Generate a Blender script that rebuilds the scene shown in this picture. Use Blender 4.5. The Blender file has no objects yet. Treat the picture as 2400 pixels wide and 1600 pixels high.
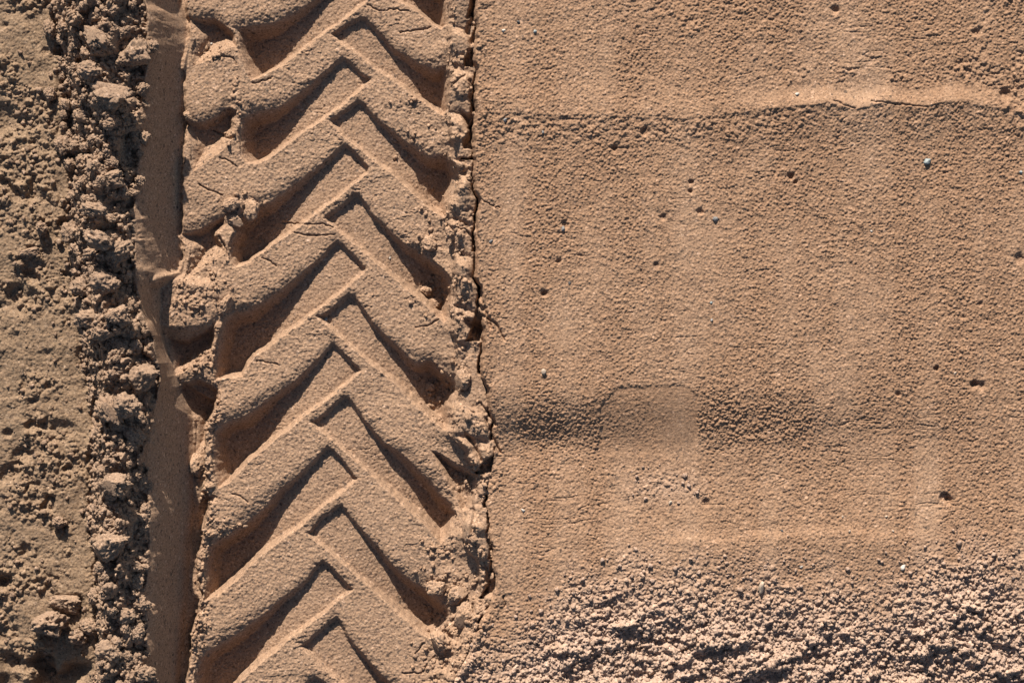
import bpy, math, random
import numpy as np
from mathutils import Vector, noise as mn

random.seed(7)
rng = np.random.default_rng(7)
C = bpy.context.scene.collection
CAM_H = 5000.0            # camera height above the flat sand, mm   (1 unit of the plan = 1 mm)
SUN_EL, SUN_AZ = 28.0, -11.0   # degrees; azimuth from north (+Y), negative = west

# ------------------------------------------------------------------ noise
def hsh(ix, iy, seed):
    with np.errstate(over='ignore'):
        h = (ix.astype(np.int64).astype(np.uint32) * np.uint32(0x9E3779B1)) ^ (iy.astype(np.int64).astype(np.uint32) * np.uint32(0x85EBCA6B)) ^ np.uint32((seed * 0xC2B2AE35) & 0xFFFFFFFF)
        h ^= h >> np.uint32(15); h *= np.uint32(0x2C1B3C6D)
        h ^= h >> np.uint32(12); h *= np.uint32(0x297A2D39)
        h ^= h >> np.uint32(15)
    return h.astype(np.float64) / 4294967296.0

def vn(x, y, wl, seed):
    """value noise -1..1 at wavelength wl"""
    x = x / wl; y = y / wl
    ix = np.floor(x); iy = np.floor(y)
    fx = x - ix; fy = y - iy
    fx = fx * fx * fx * (fx * (fx * 6 - 15) + 10); fy = fy * fy * fy * (fy * (fy * 6 - 15) + 10)
    a = hsh(ix, iy, seed); b = hsh(ix + 1, iy, seed); c = hsh(ix, iy + 1, seed); d = hsh(ix + 1, iy + 1, seed)
    return 2 * ((a + (b - a) * fx) * (1 - fy) + (c + (d - c) * fx) * fy) - 1

def fbm(x, y, wl, seed, o=4, g=0.5):
    r = 0; a = 1.0; t = 0
    for k in range(o):
        r = r + a * vn(x + 17.3 * k, y - 9.1 * k, wl, seed + k); t += a
        a *= g; wl *= 0.5
    return r / t

def bumps(x, y, cell, seed, hf=1.0, rmin=0.35, rmax=0.75, p=0.85):
    """rounded grains and lumps: highest cap of a jittered grid of flattened balls"""
    cx = np.floor(x / cell); cy = np.floor(y / cell)
    out = np.zeros_like(x)
    for dx in (-1, 0, 1):
        for dy in (-1, 0, 1):
            ix = cx + dx; iy = cy + dy
            px = (ix + hsh(ix, iy, seed)) * cell; py = (iy + hsh(ix, iy, seed + 1)) * cell
            q = hsh(ix, iy, seed + 2)
            r = cell * (rmin + (rmax - rmin) * hsh(ix, iy, seed + 3) ** 2)
            d2 = ((x - px) ** 2 + (y - py) ** 2) / (r * r)
            h = hf * r * np.sqrt(np.clip(1 - d2, 0, 1)) * (q < p)
            np.maximum(out, h, out=out)
    return out

def sm(a, b, x):
    t = np.clip((x - a) / (b - a), 0, 1)
    return t * t * (3 - 2 * t)

def on(mask, fn, thr=0.01):
    """evaluate fn(x, y) only where mask matters"""
    out = np.zeros_like(mask); w = mask > thr
    out[w] = fn(GX[w], GY[w]) * mask[w]
    return out

# ------------------------------------------------------------------ plan grid
STEP = 1.5
def axis(lo, hi, out):
    core = np.arange(lo, hi + 0.1, STEP)
    g, s = [], STEP
    d = 0.0
    while d < out:
        s = min(s * 1.09, 400.0); d += s; g.append(d)
    g = np.array(g)
    return np.concatenate([(lo - g)[::-1], core, core[-1] + g])
ax = axis(-50, 2450, 9000.0); ay = axis(-50, 1650, 9000.0)
GX, GY = np.meshgrid(ax, ay)
zn = np.interp(ax, [0, 130, 235, 345, 440, 1040, 1110, 2400], [0, 0, 115, 72, -60, -60, 0, 0])
sc = (CAM_H / (CAM_H - zn))[None, :]
PX = 1200 + (GX - 1200) * sc; PY = 800 + (GY - 800) * sc

def line(pts, amp=0.0, wl=40.0, seed=1):
    ys = [p[0] for p in pts]; xs = [p[1] for p in pts]
    r = np.interp(PY, ys, xs)
    if amp: r = r + amp * fbm(GX * 0.3, GY, wl, seed, 3)
    return r
xa = line([(-400, 110), (0, 125), (200, 140), (400, 155), (550, 152), (700, 165), (850, 178), (1000, 195), (1200, 188), (1400, 208), (1600, 200), (2000, 205)], 9, 50, 11)
xb = line([(-400, 218), (0, 218), (200, 250), (400, 242), (600, 228), (800, 256), (900, 295), (1000, 272), (1200, 254), (1400, 246), (1600, 262), (2000, 262)], 14, 90, 12)
xc = line([(-400, 345), (0, 345), (100, 346), (150, 350), (220, 332), (300, 335), (500, 316), (650, 318), (750, 342), (850, 385), (950, 375), (1050, 352), (1200, 356), (1400, 346), (1600, 350), (2000, 350)], 11, 60, 13)
xd = line([(-400, 410), (0, 420), (100, 445), (200, 432), (400, 424), (540, 418), (600, 428), (640, 420), (675, 366), (780, 368), (880, 405), (960, 440), (1100, 452), (1250, 446), (1400, 434), (1600, 410), (2000, 410)], 7, 70, 14)
xg = line([(-400, 432), (0, 438), (100, 442), (150, 431), (200, 430), (270, 433), (400, 424), (540, 420), (600, 428), (638, 412), (655, 352), (700, 345), (780, 350), (850, 380), (900, 430), (940, 496), (1004, 486), (1060, 478), (1120, 482), (1200, 484), (1270, 472), (1330, 456), (1390, 474), (1430, 464), (1480, 449), (1540, 446), (1600, 430), (2000, 420)], 7, 22, 17)
xe = line([(-400, 1048), (0, 1048), (100, 1050), (250, 1051), (380, 1053), (420, 1075), (470, 1056), (510, 1046), (560, 1062), (620, 1064), (700, 1062), (760, 1052), (800, 1066), (900, 1078), (960, 1064), (1010, 1052), (1060, 1085), (1110, 1112), (1200, 1104), (1260, 1085), (1330, 1120), (1400, 1120), (1480, 1080), (1600, 1040), (2000, 1030)], 9, 30, 15)
xf = line([(-400, 1110), (0, 1110), (100, 1110), (160, 1112), (250, 1111), (350, 1105), (420, 1112), (530, 1112), (600, 1105), (650, 1115), (750, 1132), (850, 1126), (950, 1142), (1050, 1160), (1150, 1135), (1280, 1150), (1370, 1158), (1450, 1128), (1550, 1085), (1600, 1065), (2000, 1060)], 10, 34, 16)

# ------------------------------------------------------------------ tread imprint: traced lug pits
def Z(ox, oy, pts): return [(ox + a / 3.92, oy + b / 3.92) for a, b in pts]
B1, B2, B3, B4 = (600, 0), (600, 400), (600, 800), (600, 1200)
C1, C2, C3, C4 = (350, 0), (350, 400), (350, 800), (350, 1200)
pits = []     # (top chain left>right, right end chain, bottom chain right>left, left end chain, depth scale)
def pit(o, top, right, bottom, left, k=1.0, kind='lug'):
    pits.append((Z(*o, top), Z(*o, right), Z(*o, bottom), Z(*o, left), k, kind))
def shifted(i, dx, dy):
    t, r, b, l, k, kd = pits[i]
    s = lambda q: [(a + dx, c + dy) for a, c in q]
    pits.append((s(t), s(r), s(b), s(l), k, kd))
# right side
pit(B1, [(690,-460),(800,-530),(970,-620),(1060,-560),(1290,-330),(1560,-170),(1765,-80)], [(1768,100)], [(1765,235),(1700,290),(1450,95),(1280,0),(1080,-150),(880,-310),(690,-430)], [])
pit(B1, [(680,310),(800,230),(960,140),(1010,150),(1100,240),(1290,440),(1440,530),(1560,600),(1640,618),(1778,585)], [(1778,800)], [(1775,1020),(1720,1075),(1560,965),(1400,855),(1230,715),(1080,625),(880,465),(700,350)], [])
pit(B1, [(660,1100),(800,1010),(930,900),(990,925),(1100,1055),(1300,1230),(1480,1350),(1600,1420),(1765,1400)], [(1860,1600),(1780,1860)], [(1770,1980),(1740,2015),(1560,1895),(1420,1755),(1240,1595),(1000,1415),(800,1255),(680,1135)], [])
pit(B2, [(640,400),(780,310),(890,190),(950,195),(1010,280),(1090,395),(1250,540),(1400,680),(1500,720),(1570,780)], [(1700,880),(1800,1000),(1820,1150),(1775,1350)], [(1740,1395),(1640,1315),(1480,1165),(1300,1005),(1120,865),(980,745),(850,635),(720,535),(620,435)], [])
pit(B3, [(580,-248),(720,-328),(850,-455),(920,-425),(1000,-308),(1100,-168),(1280,10),(1400,110),(1480,185),(1620,150),(1830,330)], [(1870,450),(1800,600),(1790,760)], [(1745,818),(1600,705),(1450,565),(1300,405),(1130,265),(960,125),(830,15),(690,-113),(540,-233)], [])
pit(B3, [(520,725),(640,635),(770,500),(850,485),(900,555),(1000,690),(1100,820),(1200,930),(1340,1010),(1500,1160),(1640,1290),(1800,1480)], [(1850,1600),(1770,1790)], [(1700,1845),(1600,1725),(1420,1555),(1250,1405),(1070,1235),(880,1065),(660,875),(500,740)], [])
pit(B4, [(485,160),(570,60),(700,-50),(790,-100),(850,-30),(930,85),(1050,230),(1150,340),(1280,480),(1420,600),(1600,700),(1775,870)], [(1795,960),(1700,1080)], [(1640,1130),(1600,1155),(1450,1055),(1250,885),(1060,705),(900,565),(750,435),(560,275),(450,170)], [])
pit(B4, [(415,1205),(560,1085),(740,940),(800,1000),(870,1145),(960,1250),(1060,1370),(1180,1500),(1260,1568),(1400,1700),(1600,1850),(1750,1900)], [(1760,2050)], [(1600,2260),(1500,2200),(1200,1980),(1000,1790),(800,1590),(680,1485),(520,1335),(400,1230)], [])
nR = len(pits)
# left side
pit(C1, [(780,250),(850,225),(1000,215),(1150,185),(1300,115),(1450,35),(1600,-80),(1790,-225),(1850,-190),(2060,-50)], [], [(2010,15),(1850,145),(1700,250),(1530,370),(1400,465),(1200,612),(1050,692),(935,750)], [(860,600),(815,450)])
pit(C1, [(850,1070),(940,1015),(1100,995),(1250,925),(1400,825),(1500,755),(1620,645),(1740,545),(1790,518),(1850,555),(1950,650),(2045,720)], [], [(2048,738),(1950,822),(1800,948),(1600,1103),(1450,1203),(1300,1313),(1150,1423),(1000,1503),(890,1500)], [(830,1420),(820,1200)])
pit(C2, [(760,470),(850,400),(960,310),(1100,270),(1200,200),(1330,115),(1450,30),(1560,-60),(1680,-160),(1760,-238),(1810,-252),(1900,-180),(2020,-40)], [], [(2015,12),(1900,115),(1800,195),(1700,268),(1550,388),(1400,498),(1250,605),(1100,705),(1000,775),(900,845),(800,893),(765,885)], [(730,800),(720,680),(770,560)])
pit(C2, [(700,1330),(790,1275),(900,1265),(1000,1210),(1100,1140),(1200,1085),(1350,965),(1500,845),(1600,755),(1720,620),(1770,650),(1870,750),(1988,882)], [], [(1998,908),(1880,1024),(1750,1143),(1600,1248),(1480,1333),(1350,1438),(1200,1543),(1080,1643),(960,1713),(900,1783),(860,1893),(720,1908),(610,1918)], [(590,1770),(610,1600),(660,1420)])
pit(C3, [(580,830),(650,750),(750,705),(850,680),(950,612),(1080,522),(1200,432),(1350,330),(1500,188),(1600,78),(1680,-15),(1740,35),(1850,138),(1945,250)], [], [(1952,275),(1800,405),(1650,525),(1500,635),(1420,695),(1300,795),(1150,905),(1000,1035),(900,1115),(830,1205),(740,1295),(630,1345)], [(590,1200),(570,1000)])
pit(C4, [(520,320),(620,235),(720,185),(830,110),(950,30),(1050,-60),(1200,-230),(1300,-310),(1400,-390),(1500,-490),(1590,-585),(1640,-622),(1700,-592),(1780,-500),(1850,-420),(1915,-330)], [], [(1925,-312),(1850,-252),(1700,-127),(1550,-7),(1420,113),(1300,193),(1150,298),(1000,418),(900,518),(800,618),(700,708),(640,758),(500,805)], [(500,650),(510,450)])
pit(C4, [(440,1340),(530,1255),(700,1152),(850,1062),(1000,945),(1100,882),(1200,792),(1350,682),(1450,580),(1540,468),(1600,415),(1660,465),(1760,578),(1875,688)], [], [(1882,708),(1750,805),(1600,935),(1450,1045),(1300,1155),(1180,1255),(1050,1365),(950,1455),(850,1555),(750,1685),(650,1785)], [(400,1700),(410,1480)])
pit(C4, [(450,2380),(800,2100),(1100,1880),(1300,1700),(1450,1540),(1530,1488),(1600,1530),(1720,1640),(1835,1765)], [], [(1845,1785),(1600,1995),(1200,2305),(800,2605)], [(500,2700)])
nL = len(pits)
# the tread goes on past the picture
for k in range(1, 7):
    shifted(0, 0, -196 * k); shifted(nR, 0, -196 * k)
    shifted(nR - 1, -22 * 1, 270 * k); shifted(nL - 1, -10, 270 * k)
# shoulder pits on the left
pit(C1, [(320,150),(450,165),(600,150),(740,250)], [(790,300),(800,430)], [(720,432),(600,525),(405,612)], [(390,500),(420,350)], 0.8, 'sh')
pit(C1, [(270,1085),(400,1118),(490,1118),(600,1068),(720,968)], [(800,1020),(790,1150)], [(780,1250),(660,1395),(580,1445),(410,1585)], [(385,1500),(370,1350),(300,1200)], 0.8, 'sh')
pit(C2, [(230,575),(330,562),(480,517),(600,447),(720,377)], [(700,500),(640,580),(690,680)], [(690,755),(560,842),(430,932),(320,1002)], [(350,850),(370,720),(280,640)], 0.75, 'sh')
pit(C3, [(40,-80),(180,-40),(330,-30),(450,-100),(620,-190)], [(610,-50)], [(588,90),(450,185),(300,283),(150,328)], [(150,150),(80,20)], 0.8, 'sh')
pit(C3, [(140,490),(280,375),(420,335),(520,355),(640,432)], [(655,550),(590,680),(520,800)], [(510,950),(450,1005),(390,1050)], [(395,900),(405,720),(280,620)], 0.8, 'sh')
pit(C4, [(400,-60),(520,-170),(600,-150)], [(545,0),(480,200)], [(440,360),(380,420)], [(365,250),(370,100)], 0.65, 'sh')
pit(C4, [(330,1000),(450,880),(500,870)], [(400,1000),(380,1150)], [(390,1330),(280,1400)], [(270,1250),(300,1100)], 0.65, 'sh')
# torn-out hollows at the right edge
pit(B3, [(1590,985),(1700,1010),(1850,1120),(2060,1240)], [(2050,1400)], [(1960,1560),(1880,1568)], [(1800,1400),(1700,1190)], 0.75, 'hole')
pit(B3, [(1870,760),(1960,840),(2080,940)], [(2110,1080)], [(2090,1190),(2030,1150)], [(1960,1020)], 0.95, 'hole')
pit(B2, [(1860,1290),(1960,1330),(2090,1360)], [(2110,1480)], [(2060,1568),(1990,1560)], [(1900,1430)], 0.95, 'hole')
pit(B1, [(1860,1010),(1940,1040),(2000,1060)], [(2000,1200)], [(1985,1330),(1960,1300)], [(1900,1150)], 0.9, 'hole')
pit(B4, [(2080,430),(2130,480),(2200,560)], [(2150,700),(2110,820)], [(2060,900),(2040,870)], [(2090,700),(2100,560)], 0.8, 'hole')
pit(B1, [(1930,320),(1985,300)], [(2005,420)], [(2005,600),(1985,590)], [(1945,420)], 0.9, 'hole')

wx = PX + 2.6 * fbm(GX, GY, 34, 31, 3) + 1.2 * vn(GX, GY, 9, 34)
wy = PY + 2.6 * fbm(GX, GY, 34, 41, 3) + 1.2 * vn(GX, GY, 9, 44)
mid = np.interp(PY, [0, 400, 800, 1200, 1600], [835, 822, 808, 790, 765])
dl = 15 + 42 * sm(25, 245, np.abs(wx - mid)) + 10 * sm(140, 240, np.abs(wx - mid))
dl = np.where(wx < mid, dl * 0.95, dl)
PIT = np.zeros_like(GX); EDGE = np.zeros_like(GX); ROUND = np.zeros_like(GX)
for top, right, bottom, left, k, kind in pits:
    poly = top + right + bottom + left
    n = len(poly); nt = len(top); nr = len(right); nb = len(bottom)
    xs = [p[0] for p in poly]; ys = [p[1] for p in poly]
    i0, i1 = np.searchsorted(ax, [min(xs) - 30, max(xs) + 30]); j0, j1 = np.searchsorted(ay, [min(ys) - 30, max(ys) + 30])
    if i1 <= i0 or j1 <= j0: continue
    X = wx[j0:j1, i0:i1]; Y = wy[j0:j1, i0:i1]
    d0 = dl[j0:j1, i0:i1] if kind == 'lug' else 40.0
    D = d0 * k
    t = np.full(X.shape, 9.0); dtop = np.full(X.shape, 999.0); ins = np.zeros(X.shape, bool)
    for e in range(n):
        (x1, y1), (x2, y2) = poly[e], poly[(e + 1) % n]
        ux, uy = x2 - x1, y2 - y1
        L2 = ux * ux + uy * uy + 1e-9
        s = np.clip(((X - x1) * ux + (Y - y1) * uy) / L2, 0, 1)
        d = np.hypot(X - x1 - s * ux, Y - y1 - s * uy)
        if e < nt - 1:
            w = 5 + 0.5 * D; np.minimum(dtop, d, out=dtop)
        elif e < nt + nr: w = 5 + 0.35 * D
        elif e < nt + nr + nb - 1: w = 6 + 0.17 * D
        else: w = 6 + 0.42 * D
        if kind == 'sh':
            w = 18.0 if e < nt - 1 else (22.0 if e < nt + nr else (34.0 if e < nt + nr + nb - 1 else 38.0))
            if e < nt - 1: np.minimum(dtop, d, out=dtop)
        np.minimum(t, d / w, out=t)
        c = ((y1 > Y) != (y2 > Y)) & (X < ux * (Y - y1) / (uy if abs(uy) > 1e-9 else 1e-9) + x1)
        ins ^= c
    tt = np.where(ins, np.clip(t, 0, 1), 0)
    p = tt * tt * (3 - 2 * tt)
    PIT[j0:j1, i0:i1] = np.maximum(PIT[j0:j1, i0:i1], D * p)
    if kind == 'sh':
        ROUND[j0:j1, i0:i1] = np.maximum(ROUND[j0:j1, i0:i1], np.where(ins, 1, np.clip(1 - dtop / 26, 0, 1)) ** 2 * 7)
    if kind == 'lug':
        EDGE[j0:j1, i0:i1] = np.maximum(EDGE[j0:j1, i0:i1], np.exp(-(t * 1.1) ** 2))
        ROUND[j0:j1, i0:i1] = np.maximum(ROUND[j0:j1, i0:i1], np.where(ins, 1, np.clip(1 - dtop / (10 + 0.36 * D), 0, 1)) ** 2 * (0.15 * D))

# ------------------------------------------------------------------ large shapes
inT = sm(xd - 8, xd + 22, PX) * (1 - sm(xe - 6, xe + 6, PX))          # pressed tread area
pressed = sm(xc - 3, xc + 8, PX) * (1 - sm(xe - 4, xe + 4, PX))
ledge = sm(xe - 4, xe + 4, PX) * (1 - sm(xf - 4, xf + 4, PX))
right = sm(xf - 3, xf + 5, PX)
berm = sm(xa - 10, xa + 12, PX) * (1 - sm(xc - 12, xc + 4, PX))
leftz = 1 - sm(xa - 10, xa + 12, PX)

BAR = -56.0
bar = BAR + 9 * sm(880, 1000, PX) + 20 * np.clip((PX - (xe - 62)) / 62, 0, 1) ** 2 + 4 * fbm(GX, GY, 140, 51, 3)
wall = sm(0, 1, (PX - xc) / np.maximum(xd - xc, 5))
crest = 138 + 18 * fbm(GX, GY, 110, 52, 3)
foot = 82 + 6 * fbm(GX, GY, 90, 53, 2)
left_up = sm(0, 1, (PX - xa) / np.maximum(xb - xa, 5))
right_dn = sm(0, 1, (PX - xb) / np.maximum(xc - xb, 5))
H = np.where(PX < xb, 4 + (crest - 4) * left_up ** 0.75, crest + (foot - crest) * right_dn)
zt = foot + (bar - foot) * (0.25 * wall + 0.75 * np.clip((PX - xc) / np.maximum(xd - xc, 5), 0, 1))
trough = (0.55 * (1 - sm(625, 650, PY)) + sm(880, 960, PY)) * (1 - sm(xg - 9, xg + 5, PX)) * sm(0.1, 0.95, (PX - xc) / np.maximum(xg - 14 - xc, 20))
H = np.where(PX > xc, zt - 38 * trough, H)
# cliff and ledge on the right
u = np.clip((PX - xe) / np.maximum(xf - xe, 5), 0, 1)
fac = np.zeros_like(GX)
for (yt, yb_, amp) in [(-60, 60, 10), (60, 150, 7), (155, 262, 11), (262, 372, 9), (372, 400, 3), (402, 512, 14), (512, 590, 8), (590, 712, 15), (712, 800, 9), (940, 1010, 10), (1015, 1110, 12), (1200, 1310, 14)]:
    s = (PY + 0.35 * (PX - xe) * -1 - yt) / (yb_ - yt)
    ss = np.clip(s, 0, 1)
    fac = np.maximum(fac, np.where((s > 0) & (s < 1), amp * np.minimum(ss / 0.22, 1) * (1 - ss ** 1.6) ** 0.7, 0))
gap = np.zeros_like(GX)
for (yt, yb_, g0) in [(-60, 60, 16), (60, 158, 22), (170, 262, 3), (268, 376, 28), (405, 520, 2), (520, 590, 4), (600, 700, 2), (690, 800, 36), (800, 880, 3), (940, 1010, 4), (1010, 1112, 34), (1110, 1190, 4), (1200, 1310, 8), (1310, 1405, 28), (1400, 1460, 4)]:
    s_ = np.clip((PY - yt) / (yb_ - yt), 0, 1)
    g_ = (3 + g0 * s_ ** 1.3) * ((PY > yt) & (PY < yb_))
    gap = np.maximum(gap, (0.45 + 0.55 * s_) * np.clip((g_ - (xf - PX)) / 5.0, 0, 1) * (PX < xf + 2))
gap *= sm(-0.35, 0.15, fbm(GX, GY, 26, 67, 2) + 0.12)
lz = (bar + 6) + (2 - bar - 6) * (0.66 * sm(0, 0.2, u) + 0.34 * u) + 2.3 * fac * np.sin(np.pi * np.clip(u * 0.9 + 0.1, 0, 1)) - 36 * gap
H = np.where(PX > xe, lz, H)
# the rolled sand on the right: low swells
ridge_y = np.interp(PX, [1090, 1300, 1600, 1750, 1850, 1940, 1975, 2005, 2045, 2075, 2110, 2160, 2195, 2250, 2400, 2700], [268, 272, 280, 266, 252, 242, 252, 257, 250, 240, 250, 253, 241, 240, 264, 270]) + 4 * fbm(GX, GY * 0.3, 46, 62, 3)
s = PY - ridge_y
ra = np.interp(PX, [1100, 1500, 1780, 1900, 2250, 2400], [6, 7, 9, 15, 14, 8])
rw = np.interp(PX, [1100, 1700, 1850], [70, 46, 27])
rid = ra * np.where(s < 0, np.exp(-(s / rw) ** 2), 0.76 * np.exp(-(np.maximum(s, 0) / 62) ** 2) + 0.24 * np.exp(-np.maximum(s, 0) / 4))
crestband = right * sm(1780, 1900, PX) * (1 - sm(2240, 2330, PX)) * sm(-48, -36, s + 6 * fbm(GX, GY, 30, 68, 2)) * (1 - sm(-3, 3, s))
dip = np.interp(PX, [1100, 1400, 1650, 1950, 2200, 2400], [28, 27, 20, 16, 6, 3]) * (1 - sm(905 + 14 * fbm(GX, GY, 120, 63, 2), 1062, PY)) \
    + np.interp(PX, [1100, 1600, 2000, 2400], [12, 17, 15, 10]) * sm(1085, 1330, PY)
swell = rid + dip - 12 + 2.2 * fbm(GX, GY, 260, 64, 3) + 1.2 * fbm(GX * 2.2, GY * 0.5, 120, 65, 2)
swell -= 9 * np.exp(-((PX - 1275) / 120) ** 2 - ((PY - 1040) / 60) ** 2)
lob = PY - (1262 + 26 * fbm(GX, GY * 0.2, 130, 66, 3))
swell += 5 * sm(1500, 1620, PX) * (1 - sm(2050, 2200, PX)) * np.where(lob < 0, np.exp(-(lob / 16) ** 2), np.exp(-(lob / 60) ** 2))
rim = 3.0 * np.exp(-((PX - xf - 10) / 18) ** 2)
far = 1 - sm(0, 1500, np.maximum(np.abs(PX - 1200) - 1250, np.abs(PY - 800) - 850))
Hr = (swell + rim) * (0.15 + 0.85 * far) + 10
H = np.where(PX > xf, Hr * sm(0, 1, (PX - xf) / 12) + lz * (1 - sm(0, 1, (PX - xf) / 12)), H)
# left strip
Hl = 4 + 6 * fbm(GX, GY, 150, 71, 3) * far + 4 * fbm(GX, GY, 45, 72, 3)
H = np.where(PX < xa + 4, Hl * (1 - left_up) + H * left_up, H)
# tread pits, only inside the rut
inpit = sm(xc + 2, xc + 30, PX) * (1 - sm(xf - 2, xf + 2, PX))
H = H - (PIT + ROUND) * inpit
blockC = sm(346, 366, PX) * (1 - sm(430, 560, PX)) * sm(640, 664, PY + 8 * np.cos((PX - 395) / 26)) * (1 - sm(760, 800, PY))
H = H + 30 * blockC
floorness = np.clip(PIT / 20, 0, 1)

# ------------------------------------------------------------------ roughness of the surface
# broken line of loose crumbs at the lower right
ry = np.interp(PX, [1060, 1150, 1230, 1330, 1450, 1600, 1800, 1950, 2050, 2110, 2200, 2290, 2400, 2600],
               [1480, 1535, 1455, 1370, 1315, 1330, 1340, 1355, 1388, 1340, 1298, 1265, 1295, 1305]) + 26 * fbm(GX, GY, 70, 81, 4)
crumb = sm(-110, 70, PY - ry) ** 1.3 * right * np.clip(0.62 + 1.1 * fbm(GX, GY, 42, 80, 3) + 0.6 * sm(-20, 80, PY - ry), 0, 1)
crumb2 = sm(30, 170, PY - ry) * right
crumb = np.maximum(crumb, 0.55 * right * np.exp(-((PX - 1560) / 85) ** 2 - ((PY - 1140) / 32) ** 2))
rough_ur = right * np.clip(sm(1500, 2250, PX) * np.exp(-((PY - 180) / 48) ** 2) * 1.1 + sm(2230, 2380, PX + 30 * fbm(GX, GY, 80, 82, 2)) * (1 - sm(240, 420, PY)) + 0.8 * np.exp(-((PY - 50) / 60) ** 2 - ((PX - 1650) / 230) ** 2), 0, 1) * sm(-0.35, 0.35, fbm(GX, GY, 60, 83, 3) + 0.15)
rough_ur = rough_ur * (1 - crestband)
rough_ur = np.maximum(rough_ur, 0.75 * right * np.clip(1 - np.abs(PY - ridge_y - 28) / 55, 0, 1) * (1 - 0.55 * sm(1700, 2000, PX)))
rough_ur = np.maximum(rough_ur, right * 0.6 * sm(0.1, 0.5, fbm(GX, GY, 55, 84, 3)) * (1 - sm(10, 75, PX - xf)))
dark = right * np.clip(np.exp(-((PX - 1290) / 105) ** 2 - ((PY - 1010) / 75) ** 2) + 0.9 * sm(1620, 1640, PX) * (1 - sm(1800, 1990, PX)) * np.exp(-((PY - 985) / 75) ** 2) + 0.4 * np.exp(-((PX - 1160) / 60) ** 2 - ((PY - 310) / 40) ** 2), 0, 1)  # dim slopes facing away from the sun; their shade also goes into the colour
arch = 902 + 55 * np.clip((1475 - PX) / 70, 0, 1) ** 2 + 26 * np.clip((PX - 1590) / 45, 0, 1) ** 2 + 5 * fbm(GX, GY, 30, 86, 2)
smooth_patch = right * sm(1400, 1410, PX + 6 * fbm(GX, GY, 30, 85, 2)) * (1 - sm(1628, 1636, PX + 3 * fbm(GX, GY, 20, 87, 2))) * sm(-5, 5, PY - arch) * (1 - sm(1030, 1120, PY))
H -= 2.5 * smooth_patch
dark = dark * (1 - smooth_patch) * np.clip(0.75 + 0.9 * fbm(GX, GY, 45, 90, 3), 0, 1.3)
hole = lambda x, y, r, d: None
N = np.zeros_like(GX)
# grain of the sand
g1 = 0.62 * fbm(GX, GY * 1.15, 7.5, 91, 2, 0.7) + 0.22 * fbm(GX, GY * 1.3, 17, 95, 2, 0.6)
g2 = bumps(GX, GY, 5.4, 92, 0.6, 0.3, 0.75)
grain = 0.95 * g1 + 0.62 * g2
fine = 0.8 * fbm(GX, GY, 7.5, 96, 2, 0.7) + 0.6 * bumps(GX, GY, 5.6, 97, 0.6, 0.3, 0.75)
patchy = fbm(GX * 1.4, GY * 0.7, 130, 98, 4, 0.6)
streak = fbm(GX * 1.0, GY * 0.06, 70, 99, 3, 0.6)
amp = right * (1.5 + 0.7 * patchy + 0.5 * streak + 1.2 * dark - 0.55 * smooth_patch - 0.9 * crestband) + (1 - right) * (0.92 + 0.15 * inT * (1 - floorness))
amp = amp * (1 - 0.5 * pressed * (1 - inT))
N += (grain * right + fine * (1 - right)) * amp
N += on(right, lambda x, y: 1.7 * np.minimum(fbm(x * 0.8, y, 28, 94, 3), 0.12) - 2.0 * np.exp(-(np.abs(fbm(x * 0.28 + 0.1 * y, y * 1.5, 40, 89, 3)) / 0.03) ** 2) * sm(0.15, 0.45, fbm(x, y, 80, 88, 2))) * (1 - 0.7 * smooth_patch)
# crumbs
def crumble(x, y, seed, big=1.0):
    a = bumps(x, y, 36 * big, seed, 0.62, 0.3, 0.7, 0.8)
    b = bumps(x + 3 * vn(x, y, 9, seed + 9), y + 3 * vn(x, y, 9, seed + 8), 17 * big, seed + 10, 0.8, 0.3, 0.72, 0.85)
    c = bumps(x, y, 8.5 * big, seed + 20, 0.85, 0.35, 0.75, 0.9)
    return a + b + 0.8 * c
N += on(crumb, lambda x, y: 0.9 * bumps(x + 3 * vn(x, y, 7, 108), y + 3 * vn(x, y, 7, 109), 15, 101, 0.8, 0.25, 0.6, 0.7) + 0.8 * bumps(x + 2 * vn(x, y, 5, 104), y + 2 * vn(x, y, 5, 105), 8, 103, 0.8, 0.3, 0.7, 0.85) + 2.2 * fbm(x, y, 7, 106, 2))
def hummock(x, y):
    qx = x + 14 * fbm(x, y, 50, 122, 2); qy = y + 0.22 * x + 10 * fbm(x, y, 40, 124, 2)
    a = fbm(qx * 0.62, qy * 1.2, 52, 121, 4, 0.6)
    b = bumps(x + 5 * vn(x, y, 12, 126), y + 5 * vn(x, y, 12, 127), 20, 128, 0.85, 0.3, 0.7, 0.8)
    return 25 * a + 0.7 * b + 4.2 * fbm(x, y, 8, 129, 3, 0.7) + 0.9 * bumps(x, y, 8, 130, 0.9, 0.3, 0.7, 0.8)
N += on(crumb2, hummock)
N += on(rough_ur, lambda x, y: 5.5 * fbm(x, y, 21, 131, 3, 0.6) + 0.8 * bumps(x, y, 11, 133, 0.8, 0.3, 0.7, 0.8) - 1.5)
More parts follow.
